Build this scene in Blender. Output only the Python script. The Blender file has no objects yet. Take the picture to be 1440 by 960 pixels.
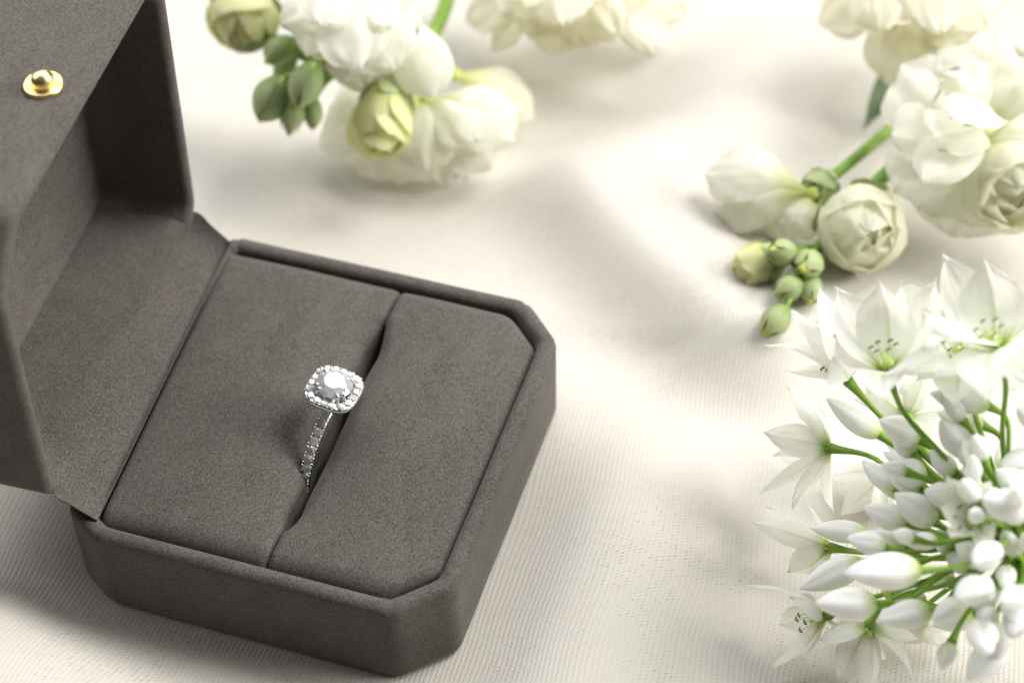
# Ring box on a cream twill cloth with white cut flowers.  1 Blender unit = 1 cm.
import bpy, bmesh, math, random
import numpy as np
from mathutils import Vector, Matrix, noise

scene = bpy.context.scene
scene.unit_settings.system = 'METRIC'
scene.unit_settings.scale_length = 0.01
COL = scene.collection
random.seed(7)

# ------------------------------------------------------------------ camera
cam_data = bpy.data.cameras.new('camera')
cam = bpy.data.objects.new('camera', cam_data)
COL.objects.link(cam)
RIGHT = Vector((0.95114, 0.30818, -0.01890))
DOWN = Vector((0.21625, -0.70861, -0.67165))
FWD = Vector((-0.22038, 0.63475, -0.74063))
CAM = Vector((12.7093, -15.8564, 26.5477))
m = Matrix.Identity(4)
for i in range(3):
    m[i][0], m[i][1], m[i][2], m[i][3] = RIGHT[i], -DOWN[i], -FWD[i], CAM[i]
cam.matrix_world = m
cam_data.sensor_width = 36.0
cam_data.lens = 75.0
cam_data.clip_start = 0.5
cam_data.clip_end = 1000.0
cam_data.dof.use_dof = True
cam_data.dof.focus_distance = 31.6
cam_data.dof.aperture_fstop = 0.125     # cm units: pupil of about 0.4 cm
cam_data.dof.aperture_blades = 9
scene.camera = cam

# ------------------------------------------------------------------ light
world = bpy.data.worlds.new('World')
scene.world = world
world.use_nodes = True
bg = world.node_tree.nodes['Background']
bg.inputs['Color'].default_value = (1.0, 0.985, 0.96, 1)
bg.inputs['Strength'].default_value = 0.04


def area_light(name, direction, dist, size, energy, color, target=(4, 5, 0)):
    ld = bpy.data.lights.new(name, 'AREA')
    ld.shape = 'DISK'
    ld.size = size
    ld.energy = energy
    ld.color = color
    o = bpy.data.objects.new(name, ld)
    COL.objects.link(o)
    d = Vector(direction).normalized()
    o.location = Vector(target) + d * dist
    o.rotation_euler = d.to_track_quat('Z', 'Y').to_euler()
    return o


area_light('key_softbox', (0.42, 0.40, 0.81), 120, 54, 112000, (1.0, 0.985, 0.955))
area_light('side_softbox', (0.84, 0.24, 0.48), 120, 50, 125000, (1.0, 0.98, 0.945))
area_light('window_softbox', (-0.26, 0.57, 0.78), 90, 80, 54000, (1.0, 1.0, 1.0))
area_light('fill_softbox', (-0.74, 0.14, 0.65), 110, 76, 50000, (1.0, 1.0, 1.0))

scene.view_settings.view_transform = 'Standard'
scene.view_settings.look = 'None'
scene.view_settings.gamma = 1.0
scene.view_settings.exposure = 0.12
scene.view_settings.use_curve_mapping = False
scene.cycles.max_bounces = 16
scene.cycles.transmission_bounces = 12
scene.cycles.glossy_bounces = 6
scene.cycles.diffuse_bounces = 5
scene.cycles.sample_clamp_indirect = 6.0
scene.cycles.caustics_refractive = True

# ------------------------------------------------------------------ tables (cm)
U = (13.5,3.1,2.6)
BUDS = [((11.23,4.99,2.0),(10.34,5.2,2.3),0.52),((11.84,4.14,3.1),(11.24,4.08,3.4),0.52),((11.68,3.87,2.2),(11.09,4.18,2.3),0.4),((12.06,3.73,2.8),(11.49,3.7,2.9),0.5),((11.76,3.92,2.0),(11.3,4.33,2.0),0.36),((12.68,4.26,4.0),(11.87,3.97,4.3),0.46),((12.67,4.41,3.4),(12.0,4.36,3.5),0.46),((12.55,3.55,3.7),(12.08,3.72,4.1),0.5),((11.95,3.24,2.3),(11.28,3.28,2.4),0.46),((12.32,2.9,2.9),(11.69,3.01,3.2),0.52),((11.4,3.74,1.2),(10.55,3.61,1.2),0.42),((12.0,3.21,1.8),(11.16,3.19,1.8),0.42),((12.38,3.24,2.0),(11.96,3.37,2.0),0.42),((11.45,3.01,1.5),(10.65,2.34,1.4),0.52),((12.3,1.51,3.6),(11.33,1.09,3.7),0.6),((11.8,1.82,2.2),(10.98,1.52,2.3),0.55),((12.55,1.8,2.4),(11.84,1.48,2.3),0.5),((11.91,2.45,1.6),(11.93,3.02,1.5),0.4),((12.48,3.16,3.2),(12.09,2.92,3.5),0.44),((13.07,2.36,3.0),(12.66,2.23,3.4),0.42),((12.63,3.03,2.2),(12.36,3.34,2.2),0.4),((12.66,3.38,3.0),(12.52,3.76,3.2),0.36),((13.46,2.37,4.2),(12.84,2.13,4.6),0.55),((13.16,1.85,4.0),(12.96,1.26,4.3),0.45),((12.92,2.49,2.6),(12.55,2.63,2.6),0.38),((13.17,1.84,3.2),(12.81,1.07,3.8),0.5),((13.19,1.3,3.0),(13.33,0.58,3.5),0.5),((13.41,1.8,2.4),(13.5,1.15,2.6),0.48),((13.57,1.69,2.2),(13.19,0.84,2.4),0.55),((13.65,1.68,3.4),(13.37,1.03,4.0),0.42),((13.67,1.69,3.0),(13.59,1.1,3.2),0.44),((13.1,2.22,2.0),(12.58,1.98,1.8),0.46),((12.49,3.95,2.4),(12.3,4.44,2.4),0.34),((12.41,2.6,1.4),(12.06,2.83,1.2),0.38),((13.38,3.24,3.6),(12.94,3.16,4.0),0.42),((13.39,3.72,3.8),(12.98,3.32,3.9),0.36),((13.36,3.4,2.6),(13.06,3.21,2.8),0.36),((13.47,2.45,3.2),(13.21,2.49,3.6),0.34),((13.51,3.94,4.2),(13.04,3.77,4.6),0.46),((12.73,2.76,1.8),(12.4,3.02,1.7),0.36),((14.27,1.49,3.2),(13.92,1.03,3.2),0.5),((14.27,2.89,4.2),(13.98,3.1,4.6),0.5),((14.87,2.24,3.4),(15.08,1.68,3.6),0.5),((14.23,1.68,4.8),(13.92,1.5,5.2),0.5),((14.38,4.63,3.4),(14.56,5.19,3.6),0.5),((14.6,1.71,2.2),(14.61,1.2,2.0),0.5)]
FLOWERS = [((10.63,5.02,3.0),[((9.57,5.86,3.3),0.74,0.1),((9.2,5.93,2.4),0.22,-0.1),((9.91,5.9,3.9),0.61,0.1),((9.61,5.67,2.2),0.54,-0.05),((10.43,4.54,4.0),0.57,0.1),((10.64,5.85,3.6),0.68,0.12)]),((11.24,4.13,4.4),[((10.29,4.92,5.0),0.74,0.1),((10.88,4.78,5.4),0.81,0.12),((10.38,4.57,4.4),0.68,0.1),((11.61,5.46,5.0),0.74,0.08),((12.21,4.25,4.6),0.84,-0.06),((11.32,2.9,5.2),0.68,-0.1),((11.78,3.53,5.8),0.74,0.1)]),((12.59,4.43,5.0),[((11.62,5.37,5.6),0.68,0.1),((12.16,5.24,5.8),0.84,0.12),((11.55,3.9,6.0),0.68,0.08),((11.69,3.5,5.8),0.57,-0.06),((12.61,2.93,5.6),0.84,-0.12),((13.08,4.92,5.6),0.68,0.08),((13.13,3.35,5.6),0.68,-0.1)]),((10.54,4.86,1.6),[((9.66,5.52,2.0),0.52,0.12),((10.0,6.12,1.3),0.3,0.05),((9.51,4.61,1.9),0.46,0.06),((9.66,3.85,1.4),0.26,0.04),((10.11,4.14,0.9),0.42,0.06),((10.76,4.52,0.5),0.34,-0.05),((9.62,5.2,0.7),0.42,0.05)]),((10.89,3.57,0.9),[((9.62,3.76,0.8),0.36,0.08),((9.73,4.38,0.5),0.2,0.04),((10.32,3.26,0.5),0.62,0.12),((10.65,3.51,0.35),0.5,0.1),((10.27,4.62,0.5),0.34,0.05)]),((11.08,2.27,1.0),[((9.84,2.54,0.9),0.22,0.12),((10.56,2.18,1.4),0.46,0.14),((10.44,1.63,0.25),0.46,0.1),((10.41,2.35,0.35),0.5,0.05),((11.59,1.75,0.7),0.34,0.22),((10.85,1.91,0.25),0.42,0.06)]),((11.72,2.17,1.2),[((11.49,1.56,0.45),0.5,0.1),((11.88,1.49,0.3),0.4,0.1),((12.49,2.01,0.35),0.32,0.14),((11.06,1.9,0.9),0.44,0.08),((12.42,2.53,0.6),0.4,0.1),((11.94,2.28,0.2),0.5,0.05)]),((12.37,2.79,0.8),[((12.92,2.84,0.3),0.4,0.08),((12.59,2.77,0.25),0.28,0.06),((12.25,2.63,0.3),0.42,0.08),((12.88,3.32,0.4),0.5,0.05),((12.26,3.6,0.25),0.4,0.05)]),((11.37,5.45,0.6),[((10.52,5.38,0.25),0.6,0.06),((10.83,4.74,0.2),0.42,0.05),((11.49,4.8,0.2),0.5,0.05),((12.08,5.12,0.3),0.5,0.05),((10.72,5.94,0.5),0.45,0.06)]),((11.52,5.65,1.8),[((10.66,5.93,1.6),0.5,0.08),((10.82,5.56,2.4),0.4,0.05),((11.63,6.1,2.4),0.5,0.08),((12.09,6.22,1.6),0.5,0.05),((11.43,5.42,1.1),0.45,0.05),((11.96,5.89,1.0),0.4,0.05)]),((12.85,2.63,3.4),[((12.33,2.7,4.2),0.46,0.1),((12.35,2.31,4.0),0.36,0.06),((12.55,2.04,3.8),0.36,0.06),((12.9,2.78,4.2),0.42,0.1),((13.12,1.96,4.0),0.34,0.05)]),((11.57,5.67,3.5),[((10.72,5.78,4.0),0.72,0.1),((11.11,5.97,4.3),0.7,0.1),((11.85,6.22,4.2),0.7,0.1),((12.25,5.61,3.9),0.66,0.06),((12.12,4.86,3.6),0.62,-0.05),((11.02,4.9,3.8),0.66,0.05)]),((12.15,4.8,4.2),[((11.54,4.96,4.8),0.66,0.1),((11.95,5.31,5.0),0.66,0.1),((12.62,5.29,4.8),0.66,0.1),((12.77,4.28,4.6),0.6,-0.05),((12.27,3.53,4.6),0.6,-0.05),((11.66,3.94,4.6),0.6,0.05)]),((10.68,6.32,2.3),[((9.91,6.45,2.6),0.6,0.1),((10.15,6.67,3.0),0.62,0.1),((10.88,6.82,3.0),0.62,0.1),((11.41,6.29,2.6),0.6,0.05),((11.09,5.67,2.2),0.55,-0.05),((10.03,6.13,2.0),0.55,0.05)]),((13.4,4.79,4.4),[((12.89,3.75,5.0),0.68,-0.1),((12.83,4.93,4.8),0.68,0.1),((13.42,5.53,4.8),0.68,0.1),((14.0,5.07,4.6),0.68,0.1),((13.93,3.93,4.8),0.68,-0.05)])]
ST1 = {'A':((0.75,10.95,2.9),[((-0.3,10.02,3.3),1.0,0.15),((0.3,9.6,3.0),1.1,0.18),((0.7,9.77,2.4),1.0,0.15),((1.13,9.95,2.0),1.0,0.15),((1.94,9.7,3.0),1.3,0.25),((1.52,8.91,3.7),1.3,0.25),((0.77,9.29,3.9),1.2,0.25),((1.84,9.61,3.9),1.3,0.22),((0.4,11.15,3.6),1.2,0.2),((1.2,11.79,3.3),1.2,0.2),((-0.35,10.99,3.4),1.1,0.2),((1.21,10.75,1.8),0.8,0.1),((2.07,10.27,3.2),0.9,0.2)]),'A2':((1.33,11.54,2.7),[((2.48,9.93,2.2),1.05,0.22)]),'B':((1.9,10.98,1.2),[((3.69,10.65,1.0),1.25,0.28),((3.28,10.4,0.35),1.1,0.22),((2.57,9.91,0.25),1.3,0.22),((1.77,9.71,0.25),1.2,0.22),((0.96,9.7,0.3),1.2,0.2),((0.12,9.97,0.5),1.2,0.22),((0.07,10.7,0.8),1.1,0.2),((2.89,10.16,0.2),1.1,0.2),((1.5,9.4,0.6),1.1,0.2),((2.37,9.61,0.9),1.2,0.25),((3.16,10.07,1.3),0.9,0.22)]),'B2':((2.09,11.99,1.0),[((3.64,11.88,0.4),0.8,0.2),((3.29,12.67,0.3),0.6,0.15)])}
ST2 = {'D':((3.52,14.42,1.6),[((1.69,13.63,0.9),1.2,0.15),((2.38,13.13,0.7),0.6,0.12),((3.13,13.09,1.2),1.0,0.2),((3.5,13.34,0.7),1.2,0.2),((4.31,13.26,1.1),1.1,0.22),((4.83,13.12,1.7),1.1,0.25),((5.48,13.19,1.4),0.5,0.1),((5.65,15.16,0.8),1.1,0.12),((2.7,12.69,2.0),1.1,0.2),((4.01,12.36,2.4),1.2,0.25),((4.6,13.03,2.5),1.2,0.25),((4.98,14.1,1.6),1.0,0.2),((3.29,12.56,2.4),1.1,0.22),((2.52,14.09,2.2),1.3,0.2),((4.1,14.73,2.4),1.3,0.2),((5.08,15.22,1.6),1.3,0.2),((1.55,14.43,1.4),1.2,0.2)])}
ST3 = {'E':((9.92,15.43,2.2),[((8.22,14.47,1.6),1.2,0.18),((8.84,14.06,2.2),1.1,0.2),((9.69,13.76,1.2),1.3,0.25),((10.07,13.95,1.6),1.2,0.2),((10.7,14.2,1.8),1.3,0.2),((11.23,14.31,2.4),1.3,0.2),((9.51,13.17,2.9),1.2,0.25),((10.44,13.26,3.2),1.3,0.25),((8.85,16.19,2.2),1.3,0.2),((10.01,16.93,2.4),1.3,0.2),((11.32,16.27,2.2),1.3,0.2),((8.25,15.46,1.8),1.2,0.2)])}
ST4 = {'F':((11.55,12.14,1.7),[((9.97,12.9,2.4),1.95,0.12),((10.14,11.33,2.2),1.38,0.14),((10.87,10.02,2.6),1.03,0.2),((10.37,10.58,1.6),1.38,0.12),((10.93,10.67,1.2),1.26,0.15),((11.46,10.95,0.5),1.72,0.12),((10.8,12.07,3.0),1.61,0.14),((11.54,13.35,3.0),1.95,0.12),((12.44,13.19,2.8),1.84,0.12),((10.86,10.45,3.0),1.15,0.2),((11.18,10.62,3.4),1.03,0.22),((12.92,11.71,2.6),1.72,0.1),((12.95,11.04,1.6),1.72,0.12),((12.23,11.03,0.9),1.61,0.12)]),'H':((9.03,10.5,1.3),[((7.14,10.48,1.3),1.15,0.24),((7.41,10.1,0.4),0.9,0.2),((7.85,10.15,0.3),0.8,0.2),((8.39,9.9,0.7),0.9,0.22),((7.54,9.97,0.9),1.0,0.22),((8.84,9.73,0.9),0.8,0.2)])}
BUD1 = [(0.4,9.25,2.6),(-0.44,10.06,2.5),(-1.15,10.37,2.3),(-0.23,9.15,2.2),(0.17,9.03,2.0),(0.44,9.32,1.9),(-0.44,10.21,2.0)]
misc = {'half_bud':[(1.49,10.39,2.0),(1.7,9.06,1.6)],'yel_bloom':[(-1.46,11.19,2.6),(-1.18,10.32,2.5)],'pale':[(-2.26,11.42,2.0),(-2.16,11.03,2.0)],'stem1':[(1.06,14.96,0.9),(1.3,13.55,1.0),(1.42,12.35,1.3),(1.33,11.13,1.6),(0.5,10.52,1.9),(-0.29,10.53,2.1),(-1.17,10.7,2.2)],'rosebud':[(9.8,10.22,1.3),(10.24,9.52,1.35)],'yb':[(8.84,9.19,1.0),(8.11,8.69,0.9)],'stem4':[(12.5,14.8,1.0),(11.43,12.67,1.2),(10.53,12.12,1.2),(10.06,11.43,1.1),(9.7,10.52,1.0),(9.34,9.73,0.8),(9.08,8.8,0.6)],'side4':[(10.32,14.19,0.8),(9.96,13.0,0.9),(9.49,11.84,1.0),(9.08,10.75,1.2)],'leaf':[(10.07,15.56,0.8),(9.4,13.33,0.35)],'gb4':[(9.32,8.82,1.3),(9.11,8.4,1.1),(9.46,8.56,1.0),(9.06,7.7,1.0),(8.88,8.88,1.4)],'calyxH':[(9.24,11.04,1.2),(8.99,10.48,1.25)]}

# ------------------------------------------------------------------ materials
def new_mat(name):
    mt = bpy.data.materials.new(name)
    mt.use_nodes = True
    nt = mt.node_tree
    bsdf = nt.nodes['Principled BSDF']
    return mt, nt, bsdf


def nd(nt, kind, **kw):
    n = nt.nodes.new(kind)
    for k, v in kw.items():
        if k.startswith('i_'):
            n.inputs[k[2:].replace('_', ' ')].default_value = v
        else:
            setattr(n, k, v)
    return n


def mth(nt, op, a, b=None, c=None):
    n = nt.nodes.new('ShaderNodeMath')
    n.operation = op
    for k, x in enumerate((a, b, c)):
        if x is None:
            continue
        if isinstance(x, (int, float)):
            n.inputs[k].default_value = x
        else:
            nt.links.new(x, n.inputs[k])
    return n.outputs[0]


def ramp(nt, fac, stops):
    r = nt.nodes.new('ShaderNodeValToRGB')
    els = r.color_ramp.elements
    while len(els) < len(stops):
        els.new(0.5)
    for e, (p, c) in zip(els, stops):
        e.position = p
        e.color = (*c, 1) if len(c) == 3 else c
    nt.links.new(fac, r.inputs['Fac'])
    return r.outputs['Color']


def suede_mat(name, dark, light):
    mt, nt, b = new_mat(name)
    L = nt.links
    tc = nd(nt, 'ShaderNodeTexCoord')
    n1 = nd(nt, 'ShaderNodeTexNoise', i_Scale=52.0, i_Detail=3.0, i_Roughness=0.65)
    n2 = nd(nt, 'ShaderNodeTexNoise', i_Scale=2.2, i_Detail=3.0, i_Roughness=0.6)
    n3 = nd(nt, 'ShaderNodeTexNoise', i_Scale=85.0, i_Detail=1.0)
    mp = nd(nt, 'ShaderNodeMapping')
    mp.inputs['Rotation'].default_value = (0.3, 0.2, -0.85)
    mp.inputs['Scale'].default_value = (1.0, 0.5, 0.8)
    L.new(tc.outputs['Object'], mp.inputs['Vector'])
    for n in (n1, n2, n3):
        L.new(mp.outputs[0], n.inputs['Vector'])
    f = mth(nt, 'ADD', mth(nt, 'MULTIPLY', n1.outputs['Fac'], 0.72), mth(nt, 'MULTIPLY', n3.outputs['Fac'], 0.28))
    f = mth(nt, 'ADD', f, mth(nt, 'MULTIPLY', mth(nt, 'SUBTRACT', n2.outputs['Fac'], 0.5), 0.12))
    L.new(ramp(nt, f, [(0.36, dark), (0.66, light)]), b.inputs['Base Color'])
    b.inputs['Roughness'].default_value = 0.95
    b.inputs['Specular IOR Level'].default_value = 0.12
    b.inputs['Sheen Weight'].default_value = 0.18
    b.inputs['Sheen Roughness'].default_value = 0.38
    b.inputs['Sheen Tint'].default_value = (0.95, 0.9, 0.86, 1)
    bp = nd(nt, 'ShaderNodeBump', i_Strength=0.55, i_Distance=0.018)
    L.new(f, bp.inputs['Height'])
    L.new(bp.outputs['Normal'], b.inputs['Normal'])
    return mt


def cloth_mat():
    mt, nt, b = new_mat('cream_twill')
    L = nt.links
    tc = nd(nt, 'ShaderNodeTexCoord')
    # slow wander of the yarns, so that the rows are not ruled
    wn = nd(nt, 'ShaderNodeTexNoise', i_Scale=0.22, i_Detail=2.0)
    L.new(tc.outputs['Object'], wn.inputs['Vector'])
    sep = nd(nt, 'ShaderNodeSeparateXYZ')
    L.new(tc.outputs['Object'], sep.inputs[0])
    wob = mth(nt, 'MULTIPLY', mth(nt, 'SUBTRACT', wn.outputs['Fac'], 0.5), 0.9)
    x, y = sep.outputs['X'], sep.outputs['Y']
    ca, sa = math.cos(-0.06), math.sin(-0.06)
    u = mth(nt, 'ADD', mth(nt, 'ADD', mth(nt, 'MULTIPLY', x, 0.9955), mth(nt, 'MULTIPLY', y, 0.0948)), wob)
    v = mth(nt, 'ADD', mth(nt, 'MULTIPLY', y, 0.9955), mth(nt, 'MULTIPLY', x, -0.0948))
    uu = mth(nt, 'DIVIDE', u, 0.078)
    col = mth(nt, 'FLOOR', uu)
    fu = mth(nt, 'SUBTRACT', mth(nt, 'FRACT', uu), 0.5)
    vv = mth(nt, 'ADD', mth(nt, 'DIVIDE', v, 0.066), mth(nt, 'MULTIPLY', col, 0.38))
    row = mth(nt, 'FLOOR', vv)
    fv = mth(nt, 'SUBTRACT', mth(nt, 'FRACT', vv), 0.5)
    # slanted dash-shaped gap in each cell
    a = mth(nt, 'SUBTRACT', fv, mth(nt, 'MULTIPLY', fu, 0.9))
    d = mth(nt, 'SQRT', mth(nt, 'ADD', mth(nt, 'POWER', mth(nt, 'MULTIPLY', fu, 1.5), 2.0), mth(nt, 'POWER', mth(nt, 'MULTIPLY', a, 3.2), 2.0)))
    gap = nd(nt, 'ShaderNodeMapRange', interpolation_type='SMOOTHSTEP')
    L.new(d, gap.inputs['Value'])
    gap.inputs['From Min'].default_value = 0.62
    gap.inputs['From Max'].default_value = 0.18
    cx = nd(nt, 'ShaderNodeCombineXYZ')
    L.new(col, cx.inputs['X'])
    L.new(row, cx.inputs['Y'])
    wh = nd(nt, 'ShaderNodeTexWhiteNoise', noise_dimensions='2D')
    L.new(cx.outputs[0], wh.inputs['Vector'])
    pn = nd(nt, 'ShaderNodeTexNoise', i_Scale=0.75, i_Detail=3.0)
    L.new(tc.outputs['Object'], pn.inputs['Vector'])
    rnd = mth(nt, 'POWER', wh.outputs['Value'], 2.2)
    patch = nd(nt, 'ShaderNodeMapRange', interpolation_type='SMOOTHSTEP')
    L.new(pn.outputs['Fac'], patch.inputs['Value'])
    patch.inputs['From Min'].default_value = 0.36
    patch.inputs['From Max'].default_value = 0.66
    patch.inputs['To Min'].default_value = 0.12
    patch.inputs['To Max'].default_value = 0.8
    hole = mth(nt, 'MULTIPLY', gap.outputs[0], mth(nt, 'ADD', mth(nt, 'MULTIPLY', rnd, patch.outputs[0]), 0.09))
    mix = nd(nt, 'ShaderNodeMix', data_type='RGBA')
    L.new(hole, mix.inputs['Factor'])
    mix.inputs['A'].default_value = (0.585, 0.552, 0.500, 1)
    mix.inputs['B'].default_value = (0.10, 0.085, 0.07, 1)
    L.new(mix.outputs['Result'], b.inputs['Base Color'])
    rib = mth(nt, 'COSINE', mth(nt, 'MULTIPLY', fu, 6.28318))
    hgt = mth(nt, 'SUBTRACT', mth(nt, 'MULTIPLY', rib, -0.35), mth(nt, 'MULTIPLY', gap.outputs[0], 0.6))
    hgt = mth(nt, 'ADD', hgt, mth(nt, 'MULTIPLY', wh.outputs['Value'], 0.15))
    bp = nd(nt, 'ShaderNodeBump', i_Strength=0.26, i_Distance=0.02)
    L.new(hgt, bp.inputs['Height'])
    L.new(bp.outputs['Normal'], b.inputs['Normal'])
    b.inputs['Roughness'].default_value = 0.62
    b.inputs['Specular IOR Level'].default_value = 0.3
    b.inputs['Sheen Weight'].default_value = 0.15
    return mt


def petal_mat(name, tip, base, rib, reach=0.35, trans=0.35, streak=0.10, vein=0.22, glow=(0.98, 0.975, 0.87), sss=0.0):
    """Petal colour by UV: v runs from the claw (0) to the tip (1), u across."""
    mt, nt, b = new_mat(name)
    L = nt.links
    tc = nd(nt, 'ShaderNodeTexCoord')
    sep = nd(nt, 'ShaderNodeSeparateXYZ')
    L.new(tc.outputs['UV'], sep.inputs[0])
    nz = nd(nt, 'ShaderNodeTexNoise', i_Scale=1.6, i_Detail=2.0)
    L.new(tc.outputs['Object'], nz.inputs['Vector'])
    vv = mth(nt, 'ADD', sep.outputs['Y'], mth(nt, 'MULTIPLY', mth(nt, 'SUBTRACT', nz.outputs['Fac'], 0.5), 0.25))
    c1 = ramp(nt, vv, [(0.0, base), (reach * 0.45, tuple(0.5 * (p + q) for p, q in zip(base, tip))), (reach, tip)])
    au = mth(nt, 'ABSOLUTE', mth(nt, 'SUBTRACT', sep.outputs['X'], 0.5))
    rb = nd(nt, 'ShaderNodeMapRange', interpolation_type='SMOOTHSTEP')
    L.new(au, rb.inputs['Value'])
    rb.inputs['From Min'].default_value = 0.07
    rb.inputs['From Max'].default_value = 0.0
    fade = mth(nt, 'MULTIPLY', mth(nt, 'MULTIPLY', rb.outputs[0], mth(nt, 'SUBTRACT', 1.0, sep.outputs['Y'])), rib)
    mix = nd(nt, 'ShaderNodeMix', data_type='RGBA')
    L.new(fade, mix.inputs['Factor'])
    L.new(c1, mix.inputs['A'])
    mix.inputs['B'].default_value = (*base, 1)
    b.inputs['Roughness'].default_value = 0.5
    b.inputs['Specular IOR Level'].default_value = 0.25
    b.inputs['Subsurface Weight'].default_value = sss
    b.inputs['Subsurface Radius'].default_value = (0.35, 0.36, 0.26)
    b.inputs['Subsurface Scale'].default_value = 1.0
    mp = nd(nt, 'ShaderNodeMapping')
    mp.inputs['Scale'].default_value = (22.0, 2.2, 1.0)
    L.new(tc.outputs['UV'], mp.inputs['Vector'])
    vn = nd(nt, 'ShaderNodeTexNoise', i_Scale=1.0, i_Detail=3.0, i_Distortion=0.3)
    L.new(mp.outputs[0], vn.inputs['Vector'])
    sv = mth(nt, 'ADD', mth(nt, 'MULTIPLY', mth(nt, 'SUBTRACT', vn.outputs['Fac'], 0.5), streak * 2), 1.0 - streak * 0.3)
    sm = nd(nt, 'ShaderNodeVectorMath', operation='SCALE')
    L.new(mix.outputs['Result'], sm.inputs[0])
    L.new(sv, sm.inputs['Scale'])
    colr = sm.outputs[0]
    L.new(colr, b.inputs['Base Color'])
    bp = nd(nt, 'ShaderNodeBump', i_Strength=vein, i_Distance=0.03)
    L.new(vn.outputs['Fac'], bp.inputs['Height'])
    L.new(bp.outputs['Normal'], b.inputs['Normal'])
    tr = nd(nt, 'ShaderNodeBsdfTranslucent')
    tm = nd(nt, 'ShaderNodeMix', data_type='RGBA', blend_type='MULTIPLY')
    tm.inputs['Factor'].default_value = 1.0
    L.new(colr, tm.inputs['A'])
    tm.inputs['B'].default_value = (*glow, 1)
    L.new(tm.outputs['Result'], tr.inputs['Color'])
    L.new(bp.outputs['Normal'], tr.inputs['Normal'])
    ms = nd(nt, 'ShaderNodeMixShader')
    ms.inputs[0].default_value = trans
    L.new(b.outputs[0], ms.inputs[1])
    L.new(tr.outputs[0], ms.inputs[2])
    L.new(ms.outputs[0], nt.nodes['Material Output'].inputs['Surface'])
    return mt


def green_mat(name, c1, c2, rough=0.5, scale=5.0, fuzz=0.0):
    mt, nt, b = new_mat(name)
    L = nt.links
    tc = nd(nt, 'ShaderNodeTexCoord')
    n = nd(nt, 'ShaderNodeTexNoise', i_Scale=scale, i_Detail=3.0)
    L.new(tc.outputs['Object'], n.inputs['Vector'])
    L.new(ramp(nt, n.outputs['Fac'], [(0.35, c1), (0.65, c2)]), b.inputs['Base Color'])
    b.inputs['Roughness'].default_value = rough
    b.inputs['Specular IOR Level'].default_value = 0.3
    b.inputs['Subsurface Weight'].default_value = 0.15
    b.inputs['Subsurface Radius'].default_value = (0.05, 0.08, 0.02)
    b.inputs['Sheen Weight'].default_value = fuzz
    bp = nd(nt, 'ShaderNodeBump', i_Strength=0.2, i_Distance=0.02)
    n2 = nd(nt, 'ShaderNodeTexNoise', i_Scale=scale * 6, i_Detail=2.0)
    L.new(tc.outputs['Object'], n2.inputs['Vector'])
    L.new(n2.outputs['Fac'], bp.inputs['Height'])
    L.new(bp.outputs['Normal'], b.inputs['Normal'])
    return mt


def metal_mat(name, color, rough):
    mt, nt, b = new_mat(name)
    tc = nd(nt, 'ShaderNodeTexCoord')
    n = nd(nt, 'ShaderNodeTexNoise', i_Scale=12.0, i_Detail=2.0)
    nt.links.new(tc.outputs['Object'], n.inputs['Vector'])
    r = nd(nt, 'ShaderNodeMapRange')
    nt.links.new(n.outputs['Fac'], r.inputs['Value'])
    r.inputs['To Min'].default_value = rough * 0.7
    r.inputs['To Max'].default_value = rough * 1.4
    nt.links.new(r.outputs[0], b.inputs['Roughness'])
    b.inputs['Base Color'].default_value = (*color, 1)
    b.inputs['Metallic'].default_value = 1.0
    return mt


def gem_mat(name, ior=2.42):
    mt, nt, b = new_mat(name)
    b.inputs['Base Color'].default_value = (0.99, 0.993, 1.0, 1)
    b.inputs['Roughness'].default_value = 0.0
    b.inputs['Transmission Weight'].default_value = 1.0
    b.inputs['IOR'].default_value = ior
    gl = nd(nt, 'ShaderNodeBsdfGlossy', i_Roughness=0.03)
    ms = nd(nt, 'ShaderNodeMixShader')
    ms.inputs[0].default_value = 0.28
    df = nd(nt, 'ShaderNodeBsdfDiffuse', i_Color=(0.97, 0.97, 0.985, 1))  # white share put in for the many small reflections of a stone
    m2 = nd(nt, 'ShaderNodeMixShader')
    m2.inputs[0].default_value = 0.42
    nt.links.new(b.outputs[0], m2.inputs[1])
    nt.links.new(df.outputs[0], m2.inputs[2])
    nt.links.new(m2.outputs[0], ms.inputs[1])
    nt.links.new(gl.outputs[0], ms.inputs[2])
    nt.links.new(ms.outputs[0], nt.nodes['Material Output'].inputs['Surface'])
    return mt


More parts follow.
